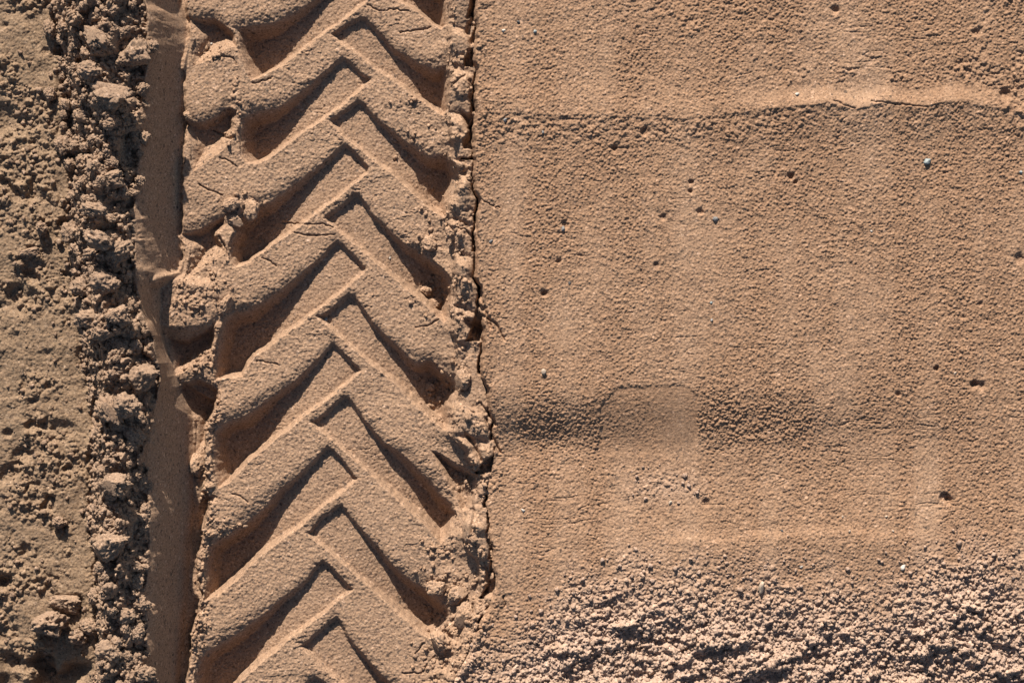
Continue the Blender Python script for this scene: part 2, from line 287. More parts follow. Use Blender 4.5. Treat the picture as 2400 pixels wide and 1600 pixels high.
# berm of thrown-up clods
bermw = np.maximum(berm, 0)
def berm_fn(x, y):
    qx = x + 12 * fbm(x, y, 40, 141, 3); qy = y + 12 * fbm(x, y, 40, 145, 3)
    rx_ = x + 5 * fbm(x, y, 14, 158, 2); ry_ = y + 5 * fbm(x, y, 14, 159, 2)
    a = bumps(qx, qy * 0.9, 74, 151, 0.75, 0.35, 0.7, 0.85)
    b = bumps(qx, qy, 38, 154, 0.9, 0.3, 0.72, 0.8)
    c = bumps(rx_, ry_, 19, 157, 1.05, 0.3, 0.72, 0.8)
    d = bumps(rx_, ry_, 9.5, 161, 1.1, 0.35, 0.75, 0.85)
    return 0.7 * a + 1.0 * b + 1.15 * c + 1.25 * d + 15 * fbm(x, y, 46, 165, 4, 0.65) - 20
N += on(bermw, berm_fn)
# left strip: trodden, pitted
lm = leftz * (0.16 + 0.84 * sm(-0.15, 0.25, fbm(GX, GY, 85, 171, 3)))
N += on(lm, lambda x, y: 9 * fbm(x, y, 34, 172, 4, 0.65) + 0.9 * bumps(x + 4 * vn(x, y, 9, 178), y, 22, 174, 0.8, 0.25, 0.6, 0.5) + 0.9 * bumps(x, y, 10, 175, 0.9, 0.3, 0.7, 0.6) - 12 * sm(0.25, 0.6, fbm(x, y, 38, 176, 2)))
# ledge and lip crumbs
lcol = np.exp(-((PX - xe - 10) / 12) ** 2) * sm(-0.3, 0.2, fbm(GX, GY, 35, 182, 2) + 0.1)
lm2 = np.clip(0.9 * lcol + 0.75 * ledge * sm(-0.25, 0.3, fbm(GX, GY, 45, 181, 3)) + 0.9 * sm(1340, 1480, PY) * np.exp(-((PX - (xe + xf) / 2) / 75) ** 2) * (1 - 0.2 * right), 0, 1)
N += on(lm2, lambda x, y: 0.8 * crumble(x, y, 191, 0.85) + 5 * fbm(x, y, 30, 195, 3) - 5)
# crumbly patches inside the tread: (x, y, rx, ry, strength)
pat = np.zeros_like(GX)
for (x, y, rx, ry_, s_) in [(495,125,40,28,1),(560,235,22,45,.9),(535,300,20,30,.9),(585,500,40,35,1),(480,610,40,30,.7),(450,700,75,55,1),(510,650,40,45,.7),(485,850,40,35,.9),(490,960,26,50,.9),(480,1130,18,80,.9),(490,1280,25,60,1),(470,1460,30,70,1),(520,1230,40,30,.6),
                        (1020,570,45,25,.9),(1025,690,40,50,1),(1030,930,45,55,1),(1085,1130,40,40,1),(1030,1290,45,35,.9),(1055,1370,45,45,1),(1040,1450,40,50,1),(1020,480,28,40,.8),(940,260,40,35,.5),(980,330,45,45,.6),(760,1420,0,0,0)]:
    if rx: pat = np.maximum(pat, s_ * np.exp(-((PX - x) / rx) ** 2 - ((PY - y) / ry_) ** 2))
pat = pat * pressed * sm(-0.45, 0.15, fbm(GX, GY, 30, 201, 3) + 0.6 * pat - 0.2)
N += on(pat, lambda x, y: 0.62 * crumble(x, y, 205, 0.75) - 1.5)
# torn skin on the bar tops: short scarps running across
top = inT * (1 - np.clip(PIT / 8, 0, 1))
tq = fbm(GX * 0.55 + 0.25 * GY, GY * 1.35, 30, 211, 4, 0.6)
zone = sm(0.0, 0.4, fbm(GX, GY, 110, 215, 2) + 0.1)
tear = np.abs(tq)
N += top * zone * (1.3 * sm(-0.1, 0.12, tq) - 1.6 * np.exp(-(tear / 0.03) ** 2)) * (0.25 + 0.75 * sm(0, 0.4, fbm(GX, GY, 60, 216, 2) + 0.2))
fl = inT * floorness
N += fl * (-1.8 * np.exp(-(np.abs(fbm(GX * 0.5, GY * 1.4, 40, 221, 3)) / 0.03) ** 2)) * sm(0.0, 0.4, fbm(GX, GY, 130, 225, 2))
# ragged crests
rag = np.clip(EDGE, 0, 1) * inT * (1 - floorness)
N += on(rag, lambda x, y: 0.4 * bumps(x, y, 10, 231, 0.75, 0.25, 0.6, 0.3) + 1.2 * fbm(x, y, 16, 235, 2))
N += pressed * (1 - inT) * (2.2 * fbm(GX * 0.6, GY * 0.8, 60, 241, 2) + 1.2 * fbm(GX, GY, 12, 244, 2))
wc = pressed * np.clip(1 - (PX - xc) / 55, 0, 1) * sm(0.05, 0.4, fbm(GX, GY, 50, 245, 3) + 0.1)
N += on(wc, lambda x, y: 0.9 * bumps(x, y, 17, 246, 0.8, 0.25, 0.7, 0.6) + 0.9 * bumps(x, y, 9, 247, 0.8, 0.3, 0.7, 0.7))
ge = (1 - floorness) * sm(900, 960, PY) * np.exp(-((PX - xg - 12) / 16) ** 2)
N += on(ge, lambda x, y: 0.8 * crumble(x, y, 248, 0.6) - 2)
# drawn cracks and small pits seen in the sand
def crack(pts, w=1.6, d=6.0):
    global N
    xs = [p[0] for p in pts]; ys = [p[1] for p in pts]
    i0, i1 = np.searchsorted(ax, [min(xs) - 15, max(xs) + 15]); j0, j1 = np.searchsorted(ay, [min(ys) - 15, max(ys) + 15])
    X = PX[j0:j1, i0:i1] + 2.2 * vn(GX[j0:j1, i0:i1], GY[j0:j1, i0:i1], 8, 251); Y = PY[j0:j1, i0:i1] + 2.2 * vn(GX[j0:j1, i0:i1], GY[j0:j1, i0:i1], 8, 252)
    m = np.full(X.shape, 99.0)
    for (x1, y1), (x2, y2) in zip(pts[:-1], pts[1:]):
        ux, uy = x2 - x1, y2 - y1
        s_ = np.clip(((X - x1) * ux + (Y - y1) * uy) / (ux * ux + uy * uy), 0, 1)
        m = np.minimum(m, np.hypot(X - x1 - s_ * ux, Y - y1 - s_ * uy))
    N[j0:j1, i0:i1] -= d * np.exp(-(m / w) ** 2)
crack(Z(*C2, [(460,130),(540,180),(620,205),(670,225)])); crack(Z(*C1, [(610,525),(720,525),(770,530),(800,600)])); crack(Z(*C1, [(640,1450),(720,1475),(800,1530)]))
crack(Z(*C1, [(570,1180),(640,1220),(700,1260),(760,1270)]), 2, 8); crack(Z(*C2, [(1030,800),(1110,830),(1170,880)])); crack(Z(*C2, [(640,600),(690,690),(720,790)]), 2, 7)
crack(Z(*C2, [(1200,470),(1340,480),(1420,490),(1590,490),(1690,520)])); crack(Z(*C2, [(1300,570),(1480,600),(1700,590)])); crack(Z(*C3, [(980,180),(1100,190),(1180,210)]))
crack(Z(*C3, [(760,1390),(850,1420),(910,1480)])); crack(Z(*B4, [(1350,1470),(1520,1470),(1580,1380),(1650,1310)]), 2, 6); crack(Z(*B4, [(1460,1300),(1540,1200)]))
crack(Z(*B2, [(1460,1440),(1560,1430),(1680,1370)])); crack(Z(*B1, [(1320,300),(1430,290),(1600,265)])); crack(Z(*B1, [(1030,50),(1120,100),(1260,90),(1420,110)]))
crack(Z(*C1, [(960,770),(1060,740),(1130,725)]), 2, 6); crack(Z(*B3, [(2060,560),(2200,760)]), 2.5, 8); crack(Z(*B2, [(2000,220),(2150,320),(2240,350)])); crack(Z(*B2, [(2080,1330),(2200,1400),(2280,1550)]), 2.5, 8)
crack(Z(*B2, [(1840,530),(1930,550),(1990,620)]), 2.5, 9); crack(Z(*B1, [(1800,820),(1920,700)]), 2, 6); crack(Z(*B1, [(2010,0),(1990,170),(1950,310)]), 6, 16); crack([(1102, 190), (1108, 262), (1100, 330)], 4, 12)
crack([(1112, 505), (1122, 560)], 3, 8); crack([(1118, 660), (1142, 742), (1150, 770)], 4, 12); crack([(1138, 980), (1160, 1040), (1172, 1060)], 4, 12); crack([(1180, 1395), (1183, 1420)], 2, 7)
crack([(2040, 355 - 115), (2120, 248), (2170, 254)], 2, 4); crack([(1950, 238), (1978, 250), (2000, 258)], 2, 4)
for (x, y, r, d) in [(2284,900,9,14),(2300,904,10,7),(2194,863,6,10),(1852,414,8,10),(1862,428,6,8),(2215,1166,12,9),(2225,1172,8,8),(1310,613,6,8),(1325,527,9,7),(1640,497,8,7),(1553,510,8,7),(1617,450,5,8),(1618,428,6,8),(1276,687,8,8),(1273,690,5,6),(1655,1178,8,7),(1537,622,6,6),(1957,25,10,9),(2355,220,12,10),(2290,75,9,8),(1510,310,9,9),(1440,350,7,8),(2390,605,12,8),(2105,923,6,7),(2296,712,6,5),
                     (20,285,36,16),(70,290,22,10),(60,700,34,14),(38,690,20,10),(75,455,22,9),(60,1060,16,12),(40,1075,14,10),(18,1110,22,16),(152,1098,9,12),(20,1015,10,12),(140,1010,24,14),(60,1285,14,9),(50,1300,12,8),(8,1360,18,16),(30,1360,14,8),(135,1235,18,10),(24,1550,24,26),(22,1600,24,24),(100,1556,28,48),(110,1600,32,48),(165,1580,26,40),(160,1420,22,14),(125,60,9,14),(135,120,9,12),(150,640,8,8),(108,120,9,7)]:
    i0, i1 = np.searchsorted(ax, [x - 3 * r, x + 3 * r]); j0, j1 = np.searchsorted(ay, [y - 3 * r, y + 3 * r])
    q = np.hypot(PX[j0:j1, i0:i1] - x, PY[j0:j1, i0:i1] - y) + 0.3 * r * fbm(GX[j0:j1, i0:i1], GY[j0:j1, i0:i1], r * 1.2, 261, 2)
    N[j0:j1, i0:i1] -= d * np.exp(-(q / r) ** 4)

H = H + N

# ------------------------------------------------------------------ materials
def sand_material(name, dry, damp_shade, scale=1.0):
    m = bpy.data.materials.new(name); m.use_nodes = True
    nt = m.node_tree; nd = nt.nodes; lk = nt.links
    bs = nd['Principled BSDF']; bs.inputs['Roughness'].default_value = 0.95; bs.inputs['Specular IOR Level'].default_value = 0.12
    tc = nd.new('ShaderNodeNewGeometry')
    def noi(scale, detail=3, rough=0.6):
        n = nd.new('ShaderNodeTexNoise'); n.inputs['Scale'].default_value = scale; n.inputs['Detail'].default_value = detail; n.inputs['Roughness'].default_value = rough
        lk.new(tc.outputs['Position'], n.inputs['Vector']); return n
    def mix(kind, f, a, b):
        n = nd.new('ShaderNodeMix'); n.data_type = 'RGBA'; n.blend_type = kind
        for sock, v in ((n.inputs[0], f), (n.inputs[6], a), (n.inputs[7], b)):
            if hasattr(v, 'is_linked'): lk.new(v, sock)
            else: sock.default_value = v
        return n.outputs[2]
    def ramp(src, *stops):
        r = nd.new('ShaderNodeValToRGB'); lk.new(src, r.inputs[0])
        el = r.color_ramp.elements
        el[0].position, el[0].color = stops[0]; el[1].position, el[1].color = stops[-1]
        for p, c in stops[1:-1]:
            e = el.new(p); e.color = c
        return r.outputs[0]
    big = noi(3.2, 4); b2 = noi(17, 4)
    at = nd.new('ShaderNodeAttribute'); at.attribute_name = 'damp_shade'
    s = nd.new('ShaderNodeMath'); s.operation = 'MULTIPLY_ADD'; lk.new(big.outputs['Fac'], s.inputs[0]); s.inputs[1].default_value = 0.9; s.inputs[2].default_value = -0.45
    s2 = nd.new('ShaderNodeMath'); s2.operation = 'MULTIPLY_ADD'; lk.new(b2.outputs['Fac'], s2.inputs[0]); s2.inputs[1].default_value = 0.5; lk.new(s.outputs[0], s2.inputs[2])
    s3 = nd.new('ShaderNodeMath'); s3.operation = 'ADD'; s3.use_clamp = True; lk.new(s2.outputs[0], s3.inputs[0]); lk.new(at.outputs['Fac'], s3.inputs[1])
    col = mix('MIX', s3.outputs[0], dry, damp_shade)
    ad = nd.new('ShaderNodeAttribute'); ad.attribute_name = 'dry'
    col = mix('MIX', ad.outputs['Fac'], col, (0.345, 0.25, 0.195, 1))
    # single grains: quartz, feldspar, dark minerals
    vo = nd.new('ShaderNodeTexVoronoi'); vo.inputs['Scale'].default_value = 330 * scale; lk.new(tc.outputs['Position'], vo.inputs['Vector'])
    sep = nd.new('ShaderNodeSeparateColor'); lk.new(vo.outputs['Color'], sep.inputs[0])
    g = ramp(sep.outputs[0], (0.0, (0.45, 0.43, 0.45, 1)), (0.10, (0.62, 0.58, 0.56, 1)), (0.2, (0.9, 0.88, 0.86, 1)), (0.72, (1.06, 1.04, 1.0, 1)), (0.9, (1.18, 1.1, 1.0, 1)), (1.0, (1.45, 1.5, 1.55, 1)))
    col = mix('MULTIPLY', 0.85, col, g)
    v2 = nd.new('ShaderNodeTexVoronoi'); v2.inputs['Scale'].default_value = 170 * scale; lk.new(tc.outputs['Position'], v2.inputs['Vector'])
    sp2 = nd.new('ShaderNodeSeparateColor'); lk.new(v2.outputs['Color'], sp2.inputs[0])
    g2 = ramp(sp2.outputs[1], (0.0, (0.38, 0.42, 0.48, 1)), (0.03, (0.75, 0.76, 0.8, 1)), (0.06, (1, 1, 1, 1)), (0.965, (1, 1, 1, 1)), (1.0, (1.45, 1.5, 1.58, 1)))
    col = mix('MULTIPLY', 1.0, col, g2)
    lk.new(col, bs.inputs['Base Color'])
    bn = noi(420, 4, 0.7)
    bu = nd.new('ShaderNodeBump'); bu.inputs['Strength'].default_value = 0.55; bu.inputs['Distance'].default_value = 0.0016
    lk.new(bn.outputs['Fac'], bu.inputs['Height']); lk.new(bu.outputs['Normal'], bs.inputs['Normal'])
    return m
M_sand = sand_material('pale_brown_sand', (0.315, 0.208, 0.14, 1), (0.25, 0.156, 0.10, 1))
M_track = sand_material('pressed_damp_sand', (0.32, 0.216, 0.148, 1), (0.25, 0.165, 0.112, 1))
M_berm = sand_material('dry_crumbled_sand', (0.245, 0.172, 0.123, 1), (0.195, 0.132, 0.092, 1))  # base colour lowered to paint in the ridge's self-shadow and lens falloff
M_left = sand_material('trodden_brown_sand', (0.22, 0.155, 0.104, 1), (0.175, 0.119, 0.079, 1))  # brown sand, darkened further to paint in lens falloff on the left
M_crumb = sand_material('dry_sand_crumbs', (0.345, 0.25, 0.195, 1), (0.30, 0.21, 0.155, 1))

# ------------------------------------------------------------------ ground meshes
W = lambda x: (x - 1200) / 1000.0
V = lambda y: (800 - y) / 1000.0
ny, nx = GX.shape
reg = np.zeros((ny - 1, nx - 1), np.int8)                     # 0 right sand, 1 track, 2 berm, 3 left sand
cx = PX[:-1, :-1]
reg[cx < xf[:-1, :-1]] = 1; reg[cx < xc[:-1, :-1]] = 2; reg[cx < xa[:-1, :-1]] = 3
dry_top = np.clip(crumb * 0.5 + crumb2 * 0.6, 0, 1)
damp_shade = 0.25 + 0.0 * GX
damp_shade += right * (0.25 + 0.55 * streak + 0.5 * patchy + 0.45 * dark + 0.3 * smooth_patch - 0.35 * crumb - 0.6 * crumb2) + 0.25 * fl - 0.35 * bermw + leftz * -0.2  # dampness and dry crumbs, plus slope shade painted in by the dark mask
idx = np.arange(ny * nx).reshape(ny, nx)
quads = np.stack([idx[1:, :-1], idx[1:, 1:], idx[:-1, 1:], idx[:-1, :-1]], -1)
co = np.stack([W(GX), V(GY), H / 1000.0], -1).reshape(-1, 3).astype(np.float32)
dryf = dry_top.reshape(-1).astype(np.float32)
damp_shade_f = damp_shade.reshape(-1).astype(np.float32)

def mesh_from(name, co, faces, mat, attr=None, smooth=False):
    me = bpy.data.meshes.new(name)
    k = faces.shape[1]; nf = len(faces)
    me.vertices.add(len(co)); me.vertices.foreach_set('co', np.ascontiguousarray(co, np.float32).ravel())
    me.loops.add(nf * k); me.loops.foreach_set('vertex_index', np.ascontiguousarray(faces, np.int32).ravel())
    me.polygons.add(nf); me.polygons.foreach_set('loop_start', np.arange(0, nf * k, k, dtype=np.int32))
    me.polygons.foreach_set('use_smooth', np.full(nf, smooth, bool))
    if attr is not None:
        a = me.attributes.new('damp_shade', 'FLOAT', 'POINT'); a.data.foreach_set('value', np.ascontiguousarray(attr, np.float32))
    me.materials.append(mat); me.update(calc_edges=True)
    return me
def link(name, me):
    o = bpy.data.objects.new(name, me); C.objects.link(o); return o
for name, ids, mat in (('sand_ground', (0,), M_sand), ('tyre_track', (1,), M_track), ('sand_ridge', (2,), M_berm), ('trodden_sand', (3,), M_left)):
    f = quads[np.isin(reg, ids)]
    u_, inv = np.unique(f, return_inverse=True)
    o = link(name, mesh_from(name, co[u_], inv.reshape(-1, 4), mat, damp_shade_f[u_], True))
    a_ = o.data.attributes.new('dry', 'FLOAT', 'POINT'); a_.data.foreach_set('value', np.ascontiguousarray(dryf[u_]))
    o['kind'] = 'structure'

def zat(x, y):
    """ground height (mm) under plan point; x, y arrays or floats in photo-plan mm"""
    i = np.clip(np.searchsorted(ax, x), 0, nx - 1); j = np.clip(np.searchsorted(ay, y), 0, ny - 1)
    return H[j, i]

# ------------------------------------------------------------------ clods: crumbly lumps of sand
import bmesh
def clod_mesh(name, seed, sub=5, facets=0, stretch=(1, 1, 0.8), crumb=0.24, mat=None):
    bm = bmesh.new(); bmesh.ops.create_icosphere(bm, subdivisions=sub, radius=1.0)
    r = random.Random(seed); off = Vector((r.uniform(-50, 50), r.uniform(-50, 50), r.uniform(-50, 50)))
    planes = []
    for k in range(facets):
        v = Vector((r.gauss(0, 1), r.gauss(0, 1), abs(r.gauss(0, 0.8)) + 0.1)).normalized(); planes.append((v, r.uniform(0.6, 0.85)))
    for v in bm.verts:
        p = v.co.copy(); n = p.normalized()
        rad = 1.0 + 0.38 * mn.noise(p * 1.1 + off) + 0.2 * mn.noise(p * 2.3 + off)
        d1 = mn.voronoi(p * 3.1 + off)[0][0]; d2 = mn.voronoi(p * 6.5 + off)[0][0]
        rad += crumb * (0.9 - 1.5 * d1) + crumb * 0.55 * (0.8 - 1.5 * d2)
        rad += crumb * 0.45 * (0.7 - 1.5 * mn.voronoi(p * 12 + off)[0][0]) + 0.1 * mn.noise(p * 5 + off)
        q = n * rad
        fl_ = 0
        for pv, dd in planes:
            e = q.dot(pv) - dd
            if e > 0: q -= pv * e * 0.93; fl_ = 1
        if fl_: q += n * 0.025 * mn.noise(p * 9 + off)
        v.co = Vector((q.x * stretch[0], q.y * stretch[1], q.z * stretch[2]))
    me = bpy.data.meshes.new(name); bm.to_mesh(me); bm.free()
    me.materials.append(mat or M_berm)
    for p in me.polygons: p.use_smooth = True
    return me
round_m = [clod_mesh('sand_clod', 100 + k, 5, 0, (1, 0.95, 0.8)) for k in range(8)]
facet_m = [clod_mesh('sand_clod', 200 + k, 5, 2, (1, 0.95, 0.85), 0.24) for k in range(6)]
track_m = [clod_mesh('sand_clod', 300 + k, 5, 1, (1, 0.95, 0.8), 0.15, M_track) for k in range(4)]
slab_m = [clod_mesh('sand_slab', 400 + k, 4, 5, (1, 1, 0.45), 0.04, M_track) for k in range(3)]

def to_plan(px, py, z):
    s_ = (CAM_H - z) / CAM_H
    return 1200 + (px - 1200) * s_, 800 + (py - 800) * s_
def put(name, me, px, py, rx, ry_, hz, rot, label, cat, group=None, sink=0.3, tilt=(0, 0)):
    z = 0.0
    for _ in range(3):
        x, y = to_plan(px, py, z); z = float(zat(x, y))
    o = link(name, me)
    o.location = (W(x), V(y), (z + hz * (1 - sink * 2)) / 1000.0)
    o.scale = (rx / 1000.0, ry_ / 1000.0, hz / 1000.0)
    o.rotation_euler = (math.radians(tilt[0]), math.radians(tilt[1]), math.radians(rot))
    o['label'] = label; o['category'] = cat
    if group: o['group'] = group
    return o

big = [  # photo x, y, rx, ry, height radius, kind, rotation, label
 (262,226,42,34,30,'f',20,'large broken sand clod with an ochre flat face, upper part of the ridge'),
 (322,128,26,34,22,'f',40,'pointed sand clod jutting over the smooth rut wall near the top'),
 (212,168,26,20,20,'r',0,'rounded grainy clod just above the large ochre-faced clod'),
 (226,92,30,22,22,'f',-40,'wedge-shaped clod highest of those at the top of the ridge'),
 (300,140,20,18,16,'r',10,'small lump tucked beside the pointed clod that juts over the rut wall'),
 (200,270,24,26,20,'f',70,'rough clod below and left of the ochre-faced clod'),
 (150,340,18,22,16,'r',20,'grainy lump at the outer foot of the ridge, above the middle'),
 (222,494,27,18,20,'r',-15,'oval clod lying across the ridge under a dark crevice'),
 (262,420,30,24,22,'f',15,'crumbling ridge-top clod with a dark hollow on its lower side'),
 (232,562,30,20,22,'r',-20,'flattened oval clod touching the round clod beside the rut wall'),
 (277,587,33,26,28,'r',30,'biggest round clod perched beside the smooth rut wall'),
 (248,663,30,24,26,'r',0,'round crumbly clod standing alone over a deep dark gap'),
 (196,670,22,24,22,'r',60,'round grainy clod paired left of the clod over the dark gap'),
 (172,545,25,22,18,'r',80,'broad knobbly clod on the outer edge of the ridge at mid height'),
 (284,738,24,26,24,'f',20,'squarish clod near where the shoulder imprint meets the ridge'),
 (215,748,30,22,22,'r',0,'lumpy clod forming the left half of a cluster by the squarish clod'),
 (238,778,20,18,18,'r',0,'small lump hanging below the cluster by the squarish clod'),
 (338,884,42,30,28,'f',35,'long smooth-topped clod leaning over the rut at the narrow lit spur'),
 (262,962,34,26,26,'f',-35,'sloping clod with a flat pinkish face on the lower ridge'),
 (300,950,28,24,26,'r',0,'jagged clod with a crumbly crown beside the pinkish-faced clod'),
 (318,1020,20,26,20,'r',20,'upright clod close to the rut wall under the jagged clod'),
 (274,1134,30,26,28,'f',10,'boulder-like clod with a clean pale facet'),
 (318,1112,16,16,15,'r',0,'small round lump to the right of the clod with the pale facet'),
 (262,1275,46,30,30,'f',35,'angular sand shard with a pale smooth blade-like edge'),
 (228,1396,19,18,18,'r',0,'small knobbly clod below the angular shard, on the dark side'),
 (298,1440,20,20,20,'r',40,'rounded clod half in shadow beside the lower rut wall'),
 (330,1412,22,20,18,'r',0,'crumbly clod touching the lower rut wall'),
 (255,1528,28,22,24,'r',-10,'pale dome-shaped clod near the lower end of the ridge'),
 (212,1468,22,18,18,'r',0,'lump between the pale dome clod and the trodden sand'),
 (302,1492,20,34,20,'f',-35,'long narrow clod slanting above the pale dome clod'),
 (338,1575,28,20,20,'r',0,'crumbly clod at the bottom of the ridge next to the rut'),
 (120,1458,38,32,54,'f',10,'large ochre lump standing in the trodden sand with a long shadow'),
 (158,1408,36,24,26,'f',-10,'broad lump behind the large ochre lump on the trodden sand'),
 (182,1490,22,18,20,'r',0,'small lump to the right of the large ochre lump with the long shadow'),
 (142,1222,16,13,22,'r',0,'twin-knobbed lump with a forked shadow on the trodden sand'),
 (101,536,12,14,18,'r',0,'lone round lump with a straight shadow on the trodden sand'),
 (120,72,14,22,18,'r',0,'small upright lump at the outer foot of the ridge near the top'),
 (120,222,14,16,16,'r',0,'small dark-sided lump against the outer foot of the ridge'),
 (70,590,24,12,10,'f',10,'low flat lump on the trodden sand under the lone round lump'),
]
for k, (x, y, rx, ry_, hz, kd, rot, lab) in enumerate(big):
    me = (round_m[k % 8] if kd == 'r' else facet_m[k % 6])
    put('sand_clod', me, x, y, rx, ry_, hz, rot, lab, 'sand clod', sink=0.22)
inner = [
 (456,1088,22,26,16,'t','loose clod lying in the trough left of the chevron bars'),
 (1034,1500,20,28,24,'t','upright clod at the bottom end of the broken right edge'),
 (1090,1440,28,22,24,'t','rounded clod lodged in the broken right edge near the deep crack'),
 (1145,1258,20,16,18,'t','grainy lump on the lip right of the leaf-shaped slab'),
 (1150,1300,18,16,15,'t','lump directly below the grainy lump on the lip'),
 (1022,1378,24,20,18,'t','clod sitting on the end of a right-hand bar by the broken edge'),
 (1070,1392,24,18,18,'t','clod wedged beside the clod on the bar end'),
 (1006,573,20,18,14,'t','smooth disc-like lump at the collapsed end of a right-hand bar'),
 (1058,545,16,14,14,'t','crumb-covered lump above the smooth disc-like lump'),
 (1000,680,14,12,12,'t','small clod fallen into a groove under the collapsed bar end'),
 (1020,710,15,12,13,'t','small clod at the bottom of the crumb-filled groove'),
 (1010,905,12,12,11,'t','small clod in the dark torn hollow of the right edge'),
 (1085,890,22,18,16,'t','pale crumbly clod capping the right edge above a torn hollow'),
 (440,273,13,9,10,'t','little pale knob on the corner of a left shoulder block'),
 (549,516,20,12,11,'t','flake of sand fallen off the left bar into the groove'),
 (540,480,22,16,14,'t','crumbling lump at the broken joint of a left bar'),
 (530,712,22,14,14,'t','pale lump on the crumbly left shoulder block'),
 (590,492,26,18,14,'t','dark-sided lump under the broken left bar'),
]
for k, (x, y, rx, ry_, hz, kd, lab) in enumerate(inner):
    put('sand_clod', track_m[k % 4], x, y, rx, ry_, hz, 37 * k, lab, 'sand clod', sink=0.25)
slabs = [
 (1100,1236,15,38,26,0,'leaf-shaped upright slab at the lower right edge of the track'),
]
for k, (x, y, rx, ry_, hz, rot, lab) in enumerate(slabs):
    put('sand_slab', slab_m[k % 3], x, y, rx, ry_, hz, rot, lab, 'sand slab', sink=0.25, tilt=(0, -18))

# the smaller clods of the ridge
def rand_in(n, fn, xlo, xhi, ylo, yhi):
    out = []
    while len(out) < n:
        x = random.uniform(xlo, xhi); y = random.uniform(ylo, yhi)
        i = min(np.searchsorted(ax, x), nx - 1); j = min(np.searchsorted(ay, y), ny - 1)
        if random.random() < fn[j, i]: out.append((x, y))
    return out
for k, (x, y) in enumerate(rand_in(185, berm, 110, 390, -20, 1620)):
    if any(math.hypot(x - b[0], y - b[1]) < 0.8 * b[2] for b in big): continue
    r = random.uniform(6, 15) * random.choice((0.8, 1, 1, 1.25))
    put('sand_clod', random.choice(round_m + facet_m[:2]), x, y, r, r * random.uniform(0.75, 1.1), r * random.uniform(0.8, 1.0), random.uniform(0, 360),
        'small crumbly sand clod among many heaped on the ridge beside the rut', 'sand clod', 'small sand clods heaped on the ridge', sink=0.22)

# ------------------------------------------------------------------ crumbs nobody could count
def ico(sub):
    bm = bmesh.new(); bmesh.ops.create_icosphere(bm, subdivisions=sub, radius=1.0)
    v = np.array([p.co[:] for p in bm.verts]); f = np.array([[q.index for q in p.verts] for p in bm.faces]); bm.free(); return v, f
iv, if_ = ico(2)
def crumbs(name, pts, rr, mat, label):
    n = len(pts); nv = len(iv)
    pts = np.array(pts); rr = np.array(rr)
    ang = rng.uniform(0, 2 * np.pi, n)
    jit = 1 + 0.5 * rng.normal(0, 1, (n, nv)).clip(-1.6, 1.6) * 0.55
    st = rng.uniform(0.75, 1.2, (n, 1, 3)); st[:, :, 2] *= 0.85
    P = iv[None] * jit[:, :, None] * st * rr[:, None, None]
    ca, sa = np.cos(ang)[:, None], np.sin(ang)[:, None]
    x = P[:, :, 0] * ca - P[:, :, 1] * sa; y = P[:, :, 0] * sa + P[:, :, 1] * ca
    z0 = zat(pts[:, 0], pts[:, 1]) + rr * 0.35
    c = np.stack([W(pts[:, 0][:, None] + x), V(pts[:, 1][:, None]) + y / 1000.0, (z0[:, None] + P[:, :, 2]) / 1000.0], -1).reshape(-1, 3)
    f = (if_[None] + (np.arange(n) * nv)[:, None, None]).reshape(-1, 3)
    o = link(name, mesh_from(name, c, f, mat, np.repeat(rng.uniform(-0.2, 0.5, n), nv), True))
    o['kind'] = 'stuff'; o['label'] = label; o['category'] = 'sand crumbs'
p = rand_in(2300, np.clip(crumb2 * 0.9 + 0.1 * crumb, 0, 1), 1100, 2470, 1150, 1660) + rand_in(1100, crumb * (1 - 0.6 * crumb2), 1100, 2470, 1080, 1640)
crumbs('loose_sand_crumbs', p, 1.8 + 4.2 * rng.random(len(p)) ** 3, M_crumb, 'dense spread of pale loose crumbs over the smooth rolled sand')
p = rand_in(2300, berm, 100, 400, -40, 1650)
crumbs('ridge_crumbs', p, 2.0 + 5.0 * rng.random(len(p)) ** 1.8, M_berm, 'fine crumbs covering the ridge of clods beside the rut')
p = rand_in(800, np.clip(pat + lm2 * 0.7, 0, 1), 400, 1180, -20, 1640)
crumbs('track_crumbs', p, 1.8 + 4.2 * rng.random(len(p)) ** 2, M_track, 'fine crumbs fallen into the grooves and along the broken track edge')
p = rand_in(420, lm, -50, 200, -40, 1650)
crumbs('trodden_crumbs', p, 2.0 + 5 * rng.random(len(p)) ** 2.2, M_berm, 'scattered crumbs on the trodden sand outside the ridge')

# ------------------------------------------------------------------ pebbles
def stone_material(name, c):
    m = bpy.data.materials.new(name); m.use_nodes = True
    nt = m.node_tree; bs = nt.nodes['Principled BSDF']; bs.inputs['Roughness'].default_value = 0.6
    n = nt.nodes.new('ShaderNodeTexNoise'); n.inputs['Scale'].default_value = 6
    tc = nt.nodes.new('ShaderNodeTexCoord'); nt.links.new(tc.outputs['Object'], n.inputs['Vector'])
    r = nt.nodes.new('ShaderNodeValToRGB'); nt.links.new(n.outputs['Fac'], r.inputs[0])
    r.color_ramp.elements[0].color = (*[q * 0.7 for q in c], 1); r.color_ramp.elements[1].color = (*[min(q * 1.2, 1) for q in c], 1)
    nt.links.new(r.outputs[0], bs.inputs['Base Color']); return m
MS = {'w': stone_material('white_quartz', (0.42, 0.38, 0.33)), 'g': stone_material('grey_stone', (0.17, 0.165, 0.16)), 'b': stone_material('blue_grey_stone', (0.22, 0.25, 0.25)), 'd': stone_material('dark_stone', (0.07, 0.07, 0.07)), 'p': stone_material('pale_buff_stone', (0.36, 0.28, 0.21))}
def pebble_mesh(seed, mat):
    return clod_mesh('pebble', seed, 3, 2, (1, 0.8, 0.65), 0.0, mat)
